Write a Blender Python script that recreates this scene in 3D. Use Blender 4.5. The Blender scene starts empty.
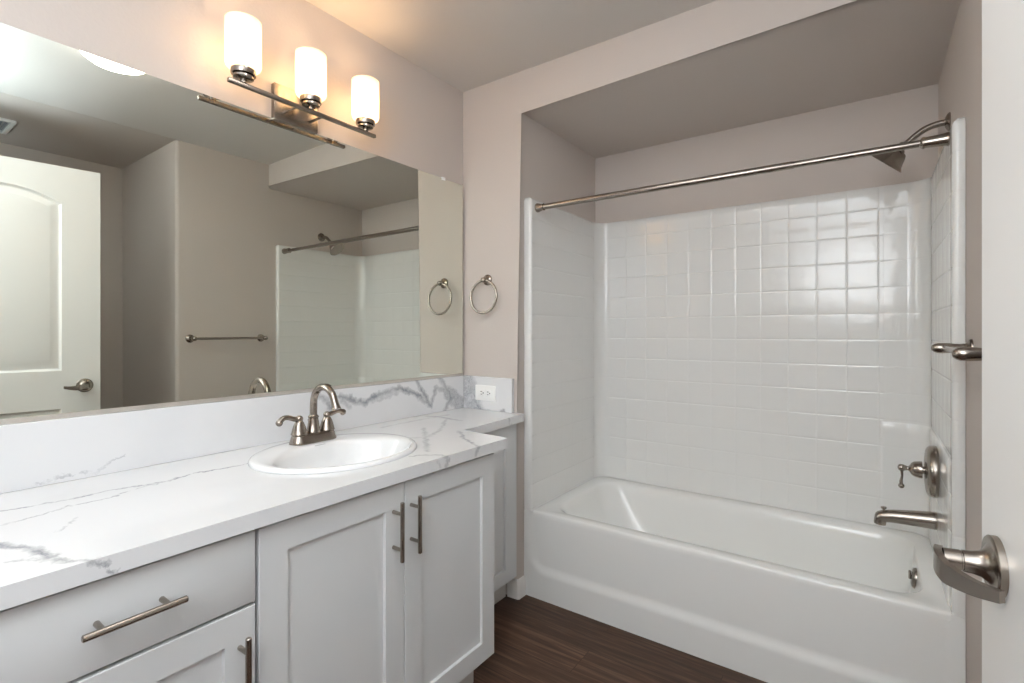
import bpy, bmesh, math, random
from mathutils import Vector, Matrix
from math import sin, cos, pi, radians

# ---------------------------------------------------------------- camera, world, lights, exposure
scene = bpy.context.scene
COL = scene.collection

cam_data = bpy.data.cameras.new('camera')
cam_data.sensor_width = 36.0
cam_data.lens = 505.67 / 1024 * 36.0
cam_data.shift_x = (512 - 510.1) / 1024
cam_data.shift_y = (331.18 - 341.5) / 1024
cam_data.clip_start = 0.02
camera = bpy.data.objects.new('camera', cam_data)
camera.location = (1.6501, -1.9063, 1.2261)
camera.rotation_euler = (pi / 2, 0.0, 0.6206)
COL.objects.link(camera)
scene.camera = camera

scene.view_settings.view_transform = 'Standard'
scene.view_settings.look = 'None'
scene.view_settings.gamma = 1.0
scene.view_settings.use_curve_mapping = False
scene.view_settings.exposure = 0.14
scene.cycles.use_denoising = True
scene.cycles.max_bounces = 14
scene.cycles.diffuse_bounces = 8
scene.cycles.glossy_bounces = 6
scene.cycles.sample_clamp_indirect = 6.0

world = bpy.data.worlds.new('world')
scene.world = world
world.use_nodes = True
world.node_tree.nodes['Background'].inputs['Color'].default_value = (0.75, 0.86, 1.0, 1)
world.node_tree.nodes['Background'].inputs['Strength'].default_value = 0.4


def area_light(name, loc, target, size, power, color, size_y=None, spread=pi):
    l = bpy.data.lights.new(name, 'AREA')
    l.energy = power
    l.color = color
    l.size = size
    l.spread = spread
    if size_y:
        l.shape = 'RECTANGLE'
        l.size_y = size_y
    o = bpy.data.objects.new(name, l)
    o.location = loc
    d = Vector(target) - Vector(loc)
    o.rotation_euler = d.to_track_quat('-Z', 'Y').to_euler()
    COL.objects.link(o)
    return o


# the photographer's flash, bounced off the wall and ceiling behind the camera
area_light('bounce_flash', (1.50, -2.14, 1.60), (1.55, -2.50, 2.16), 0.30, 98.0, (0.76, 0.89, 1.0))

# ---------------------------------------------------------------- measured sizes (metres)
XA, XB = 0.330, 1.873          # alcove sides
D = 0.8024                     # alcove depth
HC, HH = 2.4116, 2.241        # ceiling, alcove ceiling
HCT, TCT = 0.8513, 0.0349      # counter top height and thickness
ZBS = 1.0085                   # backsplash top
YO, XR = -0.587, 2.811         # outer corner of the right wall, end of the recess
YB = -2.30                     # wall behind
RIM = 0.394                    # tub rim height
SL, SR, SB = 0.370, 1.842, 0.770   # inner faces of the tub surround
SF = 0.05                      # its front
STOP = 1.847                   # its top

# ---------------------------------------------------------------- materials
MATS = {}


def new_mat(name):
    m = bpy.data.materials.new(name)
    m.use_nodes = True
    nt = m.node_tree
    b = nt.nodes['Principled BSDF']
    MATS[name] = m
    return m, nt, b


def plain(name, color, rough=0.5, metal=0.0, spec=0.5, coat=0.0):
    m, nt, b = new_mat(name)
    b.inputs['Base Color'].default_value = (*color, 1)
    b.inputs['Roughness'].default_value = rough
    b.inputs['Metallic'].default_value = metal
    b.inputs['Specular IOR Level'].default_value = spec
    b.inputs['Coat Weight'].default_value = coat
    return m


def add_bump(m, scale, strength, dist=0.002, detail=2.0, stretch=None):
    nt = m.node_tree
    b = nt.nodes['Principled BSDF']
    tc = nt.nodes.new('ShaderNodeTexCoord')
    src = tc.outputs['Object']
    if stretch:
        mp = nt.nodes.new('ShaderNodeMapping')
        mp.inputs['Scale'].default_value = stretch
        nt.links.new(src, mp.inputs['Vector'])
        src = mp.outputs['Vector']
    n = nt.nodes.new('ShaderNodeTexNoise')
    n.inputs['Scale'].default_value = scale
    n.inputs['Detail'].default_value = detail
    nt.links.new(src, n.inputs['Vector'])
    bp = nt.nodes.new('ShaderNodeBump')
    bp.inputs['Strength'].default_value = strength
    bp.inputs['Distance'].default_value = dist
    nt.links.new(n.outputs['Fac'], bp.inputs['Height'])
    nt.links.new(bp.outputs['Normal'], b.inputs['Normal'])
    return m


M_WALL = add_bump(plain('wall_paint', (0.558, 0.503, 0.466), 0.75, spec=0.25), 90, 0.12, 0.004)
M_CEIL = add_bump(plain('ceiling_paint', (0.62, 0.59, 0.565), 0.85, spec=0.2), 90, 0.10, 0.004)
M_TRIM = plain('white_trim_paint', (0.80, 0.79, 0.77), 0.35)
M_DOOR = plain('door_paint', (0.80, 0.79, 0.77), 0.32)
M_CAB = plain('cabinet_paint', (0.66, 0.67, 0.675), 0.38)
M_GAP = plain('cabinet_inside', (0.10, 0.10, 0.10), 0.7)
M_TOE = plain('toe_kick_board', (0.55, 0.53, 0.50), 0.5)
M_PORC = plain('white_porcelain', (0.80, 0.805, 0.81), 0.08, coat=0.4)
M_TUB = add_bump(plain('white_acrylic', (0.84, 0.84, 0.82), 0.16), 9, 0.06, 0.01, 1.0)
M_TILE = add_bump(plain('moulded_white_tile', (0.80, 0.80, 0.785), 0.10), 14, 0.10, 0.01, 1.0)
M_PLAST = plain('white_plastic', (0.88, 0.88, 0.87), 0.3)
M_SLOT = plain('dark_slot', (0.06, 0.06, 0.06), 0.5)
M_MARK = plain('grey_print', (0.30, 0.30, 0.31), 0.5)
M_NICK = add_bump(plain('brushed_nickel', (0.335, 0.295, 0.258), 0.27, 1.0), 60, 0.06, 0.001, 2.0, (1, 1, 14))
M_NICK2 = plain('satin_nickel', (0.345, 0.300, 0.260), 0.22, 1.0)
M_CHROME = plain('chrome', (0.72, 0.72, 0.72), 0.12, 1.0)
M_MIRROR = plain('mirror_silver', (0.82, 0.845, 0.775), 0.0, 1.0)
M_MEDGE = plain('mirror_edge', (0.36, 0.37, 0.34), 0.25, 0.6)
M_CHAN = plain('mirror_channel_metal', (0.66, 0.62, 0.57), 0.42, 0.8)
M_CLEAR = plain('clear_clip', (0.85, 0.86, 0.86), 0.1)
M_VENT = plain('vent_plastic', (0.74, 0.74, 0.73), 0.45)


def glow(name, color, strength):
    m, nt, b = new_mat(name)
    b.inputs['Base Color'].default_value = (0.8, 0.8, 0.8, 1)
    b.inputs['Emission Color'].default_value = (*color, 1)
    b.inputs['Emission Strength'].default_value = strength
    return m


M_DOME = glow('dome_glass_lit', (1.0, 0.95, 0.88), 16.0)
M_BULB = glow('bulb_lit', (1.0, 0.70, 0.38), 30.0)


def shade_mat():
    m = bpy.data.materials.new('opal_shade_glass')
    m.use_nodes = True
    nt = m.node_tree
    nt.nodes.clear()
    out = nt.nodes.new('ShaderNodeOutputMaterial')
    tr = nt.nodes.new('ShaderNodeBsdfTranslucent')
    tr.inputs['Color'].default_value = (0.93, 0.90, 0.85, 1)
    df = nt.nodes.new('ShaderNodeBsdfDiffuse')
    df.inputs['Color'].default_value = (0.9, 0.88, 0.85, 1)
    gl = nt.nodes.new('ShaderNodeBsdfGlossy')
    gl.inputs['Roughness'].default_value = 0.1
    a = nt.nodes.new('ShaderNodeMixShader')
    a.inputs[0].default_value = 0.35
    nt.links.new(tr.outputs[0], a.inputs[1])
    nt.links.new(df.outputs[0], a.inputs[2])
    b = nt.nodes.new('ShaderNodeMixShader')
    b.inputs[0].default_value = 0.04
    nt.links.new(a.outputs[0], b.inputs[1])
    nt.links.new(gl.outputs[0], b.inputs[2])
    nt.links.new(b.outputs[0], out.inputs[0])
    return m


M_SHADE = shade_mat()


def floor_mat():
    m, nt, b = new_mat('dark_wood_planks')
    N, L = nt.nodes.new, nt.links.new
    tc = N('ShaderNodeTexCoord')
    br = N('ShaderNodeTexBrick')
    br.inputs['Scale'].default_value = 1.0
    br.inputs['Brick Width'].default_value = 1.22
    br.inputs['Row Height'].default_value = 0.152
    br.inputs['Mortar Size'].default_value = 0.0012
    br.inputs['Mortar Smooth'].default_value = 0.3
    br.inputs['Color1'].default_value = (0.30, 0.30, 0.30, 1)
    br.inputs['Color2'].default_value = (0.75, 0.75, 0.75, 1)
    br.inputs['Mortar'].default_value = (0.0, 0.0, 0.0, 1)
    br.offset = 0.37
    L(tc.outputs['Object'], br.inputs['Vector'])
    mp = N('ShaderNodeMapping')
    mp.inputs['Scale'].default_value = (1.3, 22.0, 1.0)
    L(tc.outputs['Object'], mp.inputs['Vector'])
    off = N('ShaderNodeVectorMath')
    off.operation = 'MULTIPLY_ADD'
    off.inputs[1].default_value = (7.0, 31.0, 0)
    L(br.outputs['Color'], off.inputs[0])
    L(mp.outputs['Vector'], off.inputs[2])
    n1 = N('ShaderNodeTexNoise')
    n1.inputs['Scale'].default_value = 2.4
    n1.inputs['Detail'].default_value = 7.0
    n1.inputs['Roughness'].default_value = 0.62
    n1.inputs['Distortion'].default_value = 0.5
    L(off.outputs[0], n1.inputs['Vector'])
    cr = N('ShaderNodeValToRGB')
    e = cr.color_ramp.elements
    e[0].position, e[0].color = 0.28, (0.032, 0.0155, 0.009, 1)
    e[1].position, e[1].color = 0.78, (0.20, 0.112, 0.068, 1)
    k = cr.color_ramp.elements.new(0.52)
    k.color = (0.082, 0.042, 0.025, 1)
    L(n1.outputs['Fac'], cr.inputs['Fac'])
    hv = N('ShaderNodeMix')
    hv.data_type = 'RGBA'
    hv.blend_type = 'MULTIPLY'
    hv.inputs[0].default_value = 0.85
    sc = N('ShaderNodeMapRange')
    sc.inputs['From Min'].default_value = 0.3
    sc.inputs['From Max'].default_value = 0.75
    sc.inputs['To Min'].default_value = 0.72
    sc.inputs['To Max'].default_value = 1.25
    sc.clamp = False
    L(br.outputs['Color'], sc.inputs['Value'])
    L(cr.outputs['Color'], hv.inputs[6])
    L(sc.outputs[0], hv.inputs[7])
    L(hv.outputs[2], b.inputs['Base Color'])
    b.inputs['Roughness'].default_value = 0.42
    b.inputs['Specular IOR Level'].default_value = 0.3
    bp = N('ShaderNodeBump')
    bp.inputs['Strength'].default_value = 0.15
    bp.inputs['Distance'].default_value = 0.002
    L(n1.outputs['Fac'], bp.inputs['Height'])
    L(bp.outputs['Normal'], b.inputs['Normal'])
    return m


M_FLOOR = floor_mat()


def quartz_mat(name, veins, patches):
    """white engineered quartz; veins = [(points, width, strength)] in room coordinates."""
    m, nt, b = new_mat(name)
    N, L = nt.nodes.new, nt.links.new

    def vm(op, a, c=None):
        n = N('ShaderNodeVectorMath')
        n.operation = op
        for i, v in ((0, a), (1, c)):
            if v is None:
                continue
            if isinstance(v, (tuple, list, Vector)):
                n.inputs[i].default_value = tuple(v)
            else:
                L(v, n.inputs[i])
        return n

    def mt(op, a, c=None, clamp=False):
        n = N('ShaderNodeMath')
        n.operation = op
        n.use_clamp = clamp
        for i, v in ((0, a), (1, c)):
            if v is None:
                continue
            if isinstance(v, (int, float)):
                n.inputs[i].default_value = v
            else:
                L(v, n.inputs[i])
        return n.outputs[0]

    tc = N('ShaderNodeTexCoord')
    pos = tc.outputs['Object']
    nz = N('ShaderNodeTexNoise')
    nz.inputs['Scale'].default_value = 34.0
    nz.inputs['Detail'].default_value = 5.0
    nz.inputs['Roughness'].default_value = 0.65
    L(pos, nz.inputs['Vector'])
    c0 = vm('SUBTRACT', nz.outputs['Color'], (0.5, 0.5, 0.5)).outputs[0]
    sc = vm('MULTIPLY', c0, (0.044, 0.044, 0.044)).outputs[0]
    p = vm('ADD', pos, sc).outputs[0]

    def seg_dist(pt, a, c):
        a, c = Vector(a), Vector(c)
        ab = c - a
        pa = vm('SUBTRACT', pt, a).outputs[0]
        dt = vm('DOT_PRODUCT', pa, ab / max(ab.length_squared, 1e-9)).outputs['Value']
        t = mt('ADD', dt, 0.0, True)
        s = N('ShaderNodeVectorMath')
        s.operation = 'SCALE'
        s.inputs[0].default_value = ab
        L(t, s.inputs['Scale'])
        return vm('LENGTH', vm('SUBTRACT', pa, s.outputs[0]).outputs[0]).outputs['Value']

    # breaking-up noise along the veins
    n2 = N('ShaderNodeTexNoise')
    n2.inputs['Scale'].default_value = 14.0
    n2.inputs['Detail'].default_value = 4.0
    L(pos, n2.inputs['Vector'])
    br = N('ShaderNodeMapRange')
    br.inputs['From Min'].default_value = 0.30
    br.inputs['From Max'].default_value = 0.62
    br.inputs['To Min'].default_value = 0.35
    br.inputs['To Max'].default_value = 1.0
    L(n2.outputs['Fac'], br.inputs['Value'])
    total = None
    for pts, width, strength in veins:
        dmin = None
        for a, c in zip(pts, pts[1:]):
            d = seg_dist(p, a, c)
            dmin = d if dmin is None else mt('MINIMUM', dmin, d)
        v = mt('SUBTRACT', 1.0, mt('DIVIDE', dmin, width), True)
        v = mt('MULTIPLY', mt('POWER', v, 0.8), strength)
        total = v if total is None else mt('MAXIMUM', total, v)
    total = mt('MULTIPLY', total, br.outputs[0])
    for pts, width, strength in patches:
        dmin = None
        for a, c in zip(pts, pts[1:]):
            d = seg_dist(p, a, c)
            dmin = d if dmin is None else mt('MINIMUM', dmin, d)
        v = mt('MULTIPLY', mt('SUBTRACT', 1.0, mt('DIVIDE', dmin, width)), 2.6, True)
        n3 = N('ShaderNodeTexNoise')
        n3.inputs['Scale'].default_value = 45.0
        n3.inputs['Detail'].default_value = 6.0
        n3.inputs['Roughness'].default_value = 0.7
        n3.inputs['Distortion'].default_value = 1.5
        L(pos, n3.inputs['Vector'])
        mr = N('ShaderNodeMapRange')
        mr.inputs['From Min'].default_value = 0.32
        mr.inputs['From Max'].default_value = 0.70
        mr.inputs['To Min'].default_value = 0.30
        mr.inputs['To Max'].default_value = 1.0
        L(n3.outputs['Fac'], mr.inputs['Value'])
        v = mt('MULTIPLY', mt('MULTIPLY', v, mr.outputs[0]), strength)
        total = mt('MAXIMUM', total, v)
    # soft clouding of the white ground
    n4 = N('ShaderNodeTexNoise')
    n4.inputs['Scale'].default_value = 5.0
    n4.inputs['Detail'].default_value = 3.0
    L(pos, n4.inputs['Vector'])
    cl = mt('MULTIPLY', mt('SUBTRACT', n4.outputs['Fac'], 0.5, True), 0.25)
    total = mt('MAXIMUM', total, cl)
    mx = N('ShaderNodeMix')
    mx.data_type = 'RGBA'
    mx.inputs[6].default_value = (0.735, 0.74, 0.75, 1)
    mx.inputs[7].default_value = (0.20, 0.21, 0.24, 1)
    L(total, mx.inputs[0])
    L(mx.outputs[2], b.inputs['Base Color'])
    b.inputs['Roughness'].default_value = 0.14
    return m


ZT = HCT
XF = 0.6124
V_TOP = [
    ([(0.175, -1.687, ZT), (0.189, -1.593, ZT), (0.195, -1.541, ZT), (0.190, -1.483, ZT), (0.208, -1.427, ZT), (0.218, -1.381, ZT), (0.196, -1.308, ZT), (0.213, -1.225, ZT), (0.213, -1.141, ZT)], 0.0072, 1.00),
    ([(0.287, -1.707, ZT), (0.277, -1.641, ZT), (0.253, -1.576, ZT), (0.259, -1.517, ZT), (0.238, -1.475, ZT), (0.218, -1.389, ZT)], 0.0060, 0.72),
    ([(0.356, -1.767, ZT), (0.405, -1.705, ZT), (0.451, -1.688, ZT), (0.485, -1.674, ZT), (0.547, -1.669, ZT)], 0.0130, 1.00),
    ([(0.547, -1.669, ZT), (0.571, -1.662, ZT), (0.592, -1.651, ZT), (0.612, -1.628, ZT)], 0.0084, 0.98),
    ([(0.612, -1.628, ZT), (0.612, -1.611, 0.834), (0.612, -1.598, 0.817)], 0.0065, 1.00),
    ([(0.510, -1.717, ZT), (0.514, -1.699, ZT), (0.547, -1.677, ZT)], 0.0060, 0.52),
    ([(0.411, -1.630, ZT), (0.374, -1.603, ZT), (0.352, -1.587, ZT)], 0.0060, 0.45),
    ([(0.528, -0.846, ZT), (0.550, -0.811, ZT), (0.594, -0.784, ZT), (0.612, -0.786, ZT), (0.612, -0.772, 0.839), (0.612, -0.781, 0.825)], 0.0084, 0.78),
    ([(0.040, -0.311, ZT), (0.116, -0.288, ZT), (0.244, -0.303, ZT)], 0.0168, 0.55),
    ([(0.388, -0.474, ZT), (0.435, -0.511, ZT), (0.495, -0.565, ZT), (0.560, -0.601, ZT)], 0.0108, 0.81),
    ([(0.560, -0.601, ZT), (0.612, -0.631, ZT), (0.612, -0.645, 0.828)], 0.0096, 0.72),
    ([(0.239, -0.508, ZT), (0.336, -0.596, ZT), (0.401, -0.658, ZT), (0.520, -0.769, ZT)], 0.0132, 0.47),
    ([(0.297, -0.715, ZT), (0.371, -0.618, ZT), (0.320, -0.498, ZT), (0.188, -0.328, ZT)], 0.0120, 0.43),
    ([(0.100, -0.596, ZT), (0.095, -0.447, ZT), (0.099, -0.328, ZT), (0.108, -0.228, ZT)], 0.0144, 0.39),
    ([(0.612, -0.820, 0.845), (0.612, -0.808, 0.825)], 0.0072, 0.52),
    ([(0.381, -0.129, 0.849), (0.381, -0.114, 0.819)], 0.0120, 0.65),
]
V_BS = [
    ([(0.020, -0.839, 1.003), (0.020, -0.815, 0.989), (0.020, -0.782, 0.970), (0.020, -0.768, 0.941)], 0.0168, 0.78),
    ([(0.020, -0.727, 0.979), (0.020, -0.684, 0.969), (0.020, -0.653, 0.951), (0.020, -0.615, 0.939), (0.020, -0.575, 0.961), (0.020, -0.525, 0.969), (0.020, -0.465, 0.981), (0.020, -0.421, 0.982), (0.020, -0.384, 0.966), (0.020, -0.329, 0.947), (0.020, -0.253, 0.891)], 0.0170, 0.98),
    ([(0.020, -0.720, 0.966), (0.020, -0.684, 0.936)], 0.0160, 0.52),
    ([(0.020, -0.332, 1.009), (0.020, -0.290, 0.949), (0.020, -0.246, 0.886)], 0.0156, 0.94),
    ([(0.020, -0.246, 0.886), (0.020, -0.223, 0.936), (0.020, -0.213, 0.966), (0.020, -0.132, 0.947)], 0.0144, 0.78),
    ([(0.020, -0.189, 1.011), (0.020, -0.149, 0.966), (0.020, -0.109, 0.906), (0.020, -0.153, 0.856)], 0.0168, 0.88),
    ([(0.020, -1.588, 0.861), (0.020, -1.514, 0.867), (0.020, -1.465, 0.860), (0.020, -1.442, 0.882), (0.020, -1.404, 0.895)], 0.0048, 0.55),
]
P_BS = [
    ([(0.020, -0.124, 0.931), (0.020, -0.069, 0.886), (0.020, -0.020, 0.856)], 0.0450, 0.72),
    ([(0.020, -0.615, 0.946), (0.020, -0.447, 0.971)], 0.0200, 0.45),
]
V_SS = [
    ([(0.110, -0.020, 0.871), (0.135, -0.020, 0.849), (0.186, -0.020, 0.843)], 0.0168, 0.91),
    ([(0.246, -0.020, 0.849), (0.262, -0.020, 0.861), (0.278, -0.020, 0.849)], 0.0108, 0.91),
    ([(0.055, -0.020, 1.007), (0.078, -0.020, 0.966), (0.100, -0.020, 0.881)], 0.0120, 0.78),
]
P_SS = [
    ([(0.020, -0.020, 1.031), (0.055, -0.020, 0.941), (0.075, -0.020, 0.881), (0.100, -0.020, 0.821)], 0.0620, 0.81),
]
M_Q_TOP = quartz_mat('veined_quartz_top', V_TOP, [])
M_Q_BS = quartz_mat('veined_quartz_splash', V_BS, P_BS)
M_Q_SS = quartz_mat('veined_quartz_return', V_SS, P_SS)

# ---------------------------------------------------------------- mesh helpers


def link_mesh(name, bm, mat, parent=None, smooth=True, angle=40):
    """one mesh object from a bmesh laid out in room coordinates (the parent's place is taken off)."""
    bmesh.ops.recalc_face_normals(bm, faces=bm.faces)
    if parent is not None:
        inv = (WORLD[parent.name]).inverted()
        bmesh.ops.transform(bm, matrix=inv, verts=bm.verts)
    for f in bm.faces:
        f.smooth = smooth
    if smooth:
        lim = radians(angle)
        for e in bm.edges:
            if len(e.link_faces) == 2 and e.calc_face_angle(0) > lim:
                e.smooth = False
    me = bpy.data.meshes.new(name)
    bm.to_mesh(me)
    bm.free()
    me.materials.append(mat)
    o = bpy.data.objects.new(name, me)
    COL.objects.link(o)
    if parent is not None:
        o.parent = parent
        WORLD[o.name] = WORLD[parent.name].copy()
    else:
        WORLD[o.name] = Matrix.Identity(4)
    return o


WORLD = {}


def thing(name, label, cat, loc, rotz=0.0, group=None):
    o = bpy.data.objects.new(name, None)
    o.empty_display_size = 0.05
    o.location = loc
    o.rotation_euler = (0, 0, rotz)
    COL.objects.link(o)
    WORLD[o.name] = Matrix.Translation(Vector(loc)) @ Matrix.Rotation(rotz, 4, 'Z')
    tag(o, label, cat, group)
    return o


def tag(o, label, cat, group=None, kind=None):
    if label:
        o['label'] = label
    if cat:
        o['category'] = cat
    if group:
        o['group'] = group
    if kind:
        o['kind'] = kind
    return o


def structure(o, label=None, cat=None):
    o['kind'] = 'structure'
    if label:
        o['label'] = label
    if cat:
        o['category'] = cat
    return o


def box(bm, x0, x1, y0, y1, z0, z1, bevel=0.0, seg=2):
    vs = [bm.verts.new((x, y, z)) for x in (x0, x1) for y in (y0, y1) for z in (z0, z1)]
    idx = [(0, 1, 3, 2), (4, 6, 7, 5), (0, 4, 5, 1), (2, 3, 7, 6), (0, 2, 6, 4), (1, 5, 7, 3)]
    fs = [bm.faces.new([vs[i] for i in f]) for f in idx]
    if bevel > 0:
        es = list({e for f in fs for e in f.edges})
        bmesh.ops.bevel(bm, geom=es, offset=bevel, segments=seg, affect='EDGES', profile=0.5)
    return bm


def frame_of(axis):
    a = Vector(axis).normalized()
    u = a.orthogonal().normalized()
    return a, u, a.cross(u)


def lathe(bm, origin, axis, profile, n=32, cap0=True, cap1=True):
    """profile = [(distance along the axis, radius)]"""
    o = Vector(origin)
    a, u, w = frame_of(axis)
    rings = []
    for h, r in profile:
        if r < 1e-5:
            rings.append([bm.verts.new(o + a * h)])
        else:
            rings.append([bm.verts.new(o + a * h + (u * cos(2 * pi * i / n) + w * sin(2 * pi * i / n)) * r) for i in range(n)])
    for r0, r1 in zip(rings, rings[1:]):
        for i in range(n):
            j = (i + 1) % n
            if len(r0) == 1 and len(r1) == 1:
                continue
            if len(r0) == 1:
                bm.faces.new((r0[0], r1[i], r1[j]))
            elif len(r1) == 1:
                bm.faces.new((r0[i], r1[0], r0[j]))
            else:
                bm.faces.new((r0[i], r1[i], r1[j], r0[j]))
    if cap0 and len(rings[0]) > 1:
        bm.faces.new(rings[0])
    if cap1 and len(rings[-1]) > 1:
        bm.faces.new(rings[-1])
    return bm


def spline(pts, n=8):
    """Catmull-Rom through tuples of any length"""
    out = []
    P = [pts[0]] + list(pts) + [pts[-1]]
    for i in range(1, len(P) - 2):
        for k in range(n):
            t = k / n
            q = []
            for c in range(len(pts[0])):
                p0, p1, p2, p3 = P[i - 1][c], P[i][c], P[i + 1][c], P[i + 2][c]
                q.append(0.5 * (2 * p1 + (p2 - p0) * t + (2 * p0 - 5 * p1 + 4 * p2 - p3) * t * t + (3 * p1 - p0 - 3 * p2 + p3) * t ** 3))
            out.append(tuple(q))
    out.append(tuple(pts[-1]))
    return out


def tube(bm, pts, radii, n=20, cap=True, up=None, flat=None):
    """round (or flattened) bar along points; flat = (width factor, height factor) against `up`."""
    P = [Vector(p[:3]) for p in pts]
    if isinstance(radii, (int, float)):
        radii = [radii] * len(P)
    t0 = (P[1] - P[0]).normalized()
    u = (Vector(up) if up else t0.orthogonal())
    rings = []
    for i, p in enumerate(P):
        t = (P[min(i + 1, len(P) - 1)] - P[max(i - 1, 0)]).normalized()
        u = (u - t * u.dot(t)).normalized()
        w = t.cross(u)
        fu, fw = flat if flat else (1, 1)
        rings.append([bm.verts.new(p + (u * cos(2 * pi * k / n) * fu + w * sin(2 * pi * k / n) * fw) * radii[i]) for k in range(n)])
    for r0, r1 in zip(rings, rings[1:]):
        for i in range(n):
            j = (i + 1) % n
            bm.faces.new((r0[i], r1[i], r1[j], r0[j]))
    if cap:
        bm.faces.new(rings[0])
        bm.faces.new(rings[-1])
    return bm


def ball(bm, c, r, n=16):
    prof = [(-r * cos(pi * k / 10), r * sin(pi * k / 10)) for k in range(11)]
    prof[0] = (-r, 0)
    prof[-1] = (r, 0)
    return lathe(bm, c, (0, 0, 1), prof, n)


def prism_holes(bm, outer, holes, z0, z1):
    """flat slab from plan outlines with holes"""
    tops = []
    for z in (z0, z1):
        es = []
        loops = []
        for lp in [outer] + holes:
            vs = [bm.verts.new((x, y, z)) for x, y in lp]
            loops.append(vs)
            es += [bm.edges.new((vs[i], vs[(i + 1) % len(vs)])) for i in range(len(vs))]
        bmesh.ops.triangle_fill(bm, edges=es, use_beauty=True, use_dissolve=False)
        tops.append(loops)
    for a, b in zip(*tops):
        for i in range(len(a)):
            j = (i + 1) % len(a)
            bm.faces.new((a[i], a[j], b[j], b[i]))
    return bm


def loft(bm, loops, close0=False, close1=False):
    R = [[bm.verts.new(p) for p in lp] for lp in loops]
    n = len(R[0])
    for a, b in zip(R, R[1:]):
        for i in range(n):
            j = (i + 1) % n
            bm.faces.new((a[i], a[j], b[j], b[i]))
    if close0:
        bm.faces.new(R[0])
    if close1:
        bm.faces.new(R[-1])
    return R


def simple(name, mat, fn, parent=None, smooth=True, angle=40):
    bm = bmesh.new()
    fn(bm)
    return link_mesh(name, bm, mat, parent, smooth, angle)


# ---------------------------------------------------------------- the room shell
structure(simple('floor', M_FLOOR, lambda bm: box(bm, -0.12, 2.94, -2.6, D + 0.12, -0.1, 0.0), smooth=False),
          'dark brown wood plank floor beside the bathtub', 'floor')
structure(simple('ceiling', M_CEIL, lambda bm: box(bm, -0.12, 2.94, -2.6, D + 0.12, HC, HC + 0.1), smooth=False),
          'flat ceiling above the vanity lights', 'ceiling')
structure(simple('ceiling_recess', M_WALL, lambda bm: box(bm, XB, XR, -1.845, YO, HC - 0.0015, HC - 0.0002), smooth=False),  # thin sheet in the wall colour, darker than the main ceiling above it
          'ceiling of the recess behind the open door', 'ceiling')
structure(simple('wall_left', M_WALL, lambda bm: box(bm, -0.12, 0.0, -2.6, D + 0.12, 0.0, HC), smooth=False),
          'greige painted wall behind the long mirror', 'wall')


def tub_wall(bm):
    """pier beside the alcove and the header over it, with rounded corners"""
    out = [(0, 0), (XA, 0), (XA, HH), (XB, HH), (XB, HC), (0, HC)]
    f = [bm.verts.new((x, 0, z)) for x, z in out]
    b = [bm.verts.new((x, D, z)) for x, z in out]
    for i in range(6):
        j = (i + 1) % 6
        bm.faces.new((f[i], f[j], b[j], b[i]))
    bm.faces.new(f)
    bm.faces.new(b)
    bm.edges.ensure_lookup_table()
    es = [e for e in bm.edges if all(abs(v.co.y) < 1e-6 for v in e.verts) and
          {tuple(round(c, 3) for c in (v.co.x, v.co.z)) for v in e.verts} in
          ({(XA, 0.0), (XA, round(HH, 3))}, {(XA, round(HH, 3)), (XB, round(HH, 3))})]
    bmesh.ops.bevel(bm, geom=es, offset=0.021, segments=6, affect='EDGES', profile=0.5)


structure(simple('wall_far', M_WALL, tub_wall), 'greige wall with the towel ring and the header over the tub alcove', 'wall')
structure(simple('wall_alcove', M_WALL, lambda bm: box(bm, 0.0, XB, D, D + 0.12, 0.0, HC), smooth=False),
          'greige back wall of the tub alcove above the tiles', 'wall')


def right_wall(bm):
    box(bm, XB, XR + 0.12, YO, D + 0.12, 0.0, HC)
    es = [e for e in bm.edges if all(abs(v.co.x - XB) < 1e-5 and abs(v.co.y - YO) < 1e-5 for v in e.verts)]
    bmesh.ops.bevel(bm, geom=es, offset=0.021, segments=6, affect='EDGES', profile=0.5)


structure(simple('wall_right', M_WALL, right_wall), 'greige wall that carries the towel bar, opposite the mirror', 'wall')
structure(simple('wall_recess', M_WALL, lambda bm: box(bm, XR, XR + 0.12, -2.6, YO, 0.0, HC), smooth=False),
          'end wall of the recess behind the open door', 'wall')


def behind_wall(bm):
    box(bm, 1.915, XR, -1.96, -1.845, 0.0, HC)


structure(simple('wall_behind', M_WALL, behind_wall, smooth=False), 'greige wall the open door is hung on', 'wall')
structure(simple('wall_hall', M_WALL, lambda bm: box(bm, 0.0, XR, -2.72, -2.6, 0.0, HC), smooth=False), 'greige wall behind the camera', 'wall')


# baseboard on the end of the pier, with a moulded top
def base_pier(bm):
    prof = [(0.0, 0.0), (0.013, 0.0), (0.013, 0.062), (0.010, 0.070), (0.008, 0.080), (0.004, 0.087), (0.0, 0.087)]
    path = [((0.281, -0.0005), (0, -1)), ((XA - 0.004, -0.0005), (0, -1)), ((XA + 0.0005, 0.004), (1, 0)), ((XA + 0.0005, SF - 0.002), (1, 0))]
    pts = []
    for i, ((x, y), nrm) in enumerate(path):
        n2 = nrm
        if i in (1, 2):
            n2 = (0.62, -0.62) if i == 1 else (0.80, -0.45)
        pts.append([(x + n2[0] * d * (1.0 if i in (0, 3) else 1.15), y + n2[1] * d * (1.0 if i in (0, 3) else 1.15), z + 0.0005) for d, z in prof])
    R = [[bm.verts.new(p) for p in lp] for lp in pts]
    for a, b in zip(R, R[1:]):
        for i in range(len(prof)):
            j = (i + 1) % len(prof)
            bm.faces.new((a[i], a[j], b[j], b[i]))
    bm.faces.new(R[0])
    bm.faces.new(R[-1])


structure(simple('baseboard_far', M_TRIM, base_pier, angle=25), 'short white baseboard between narrow cabinet and bathtub', 'baseboard')


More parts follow.
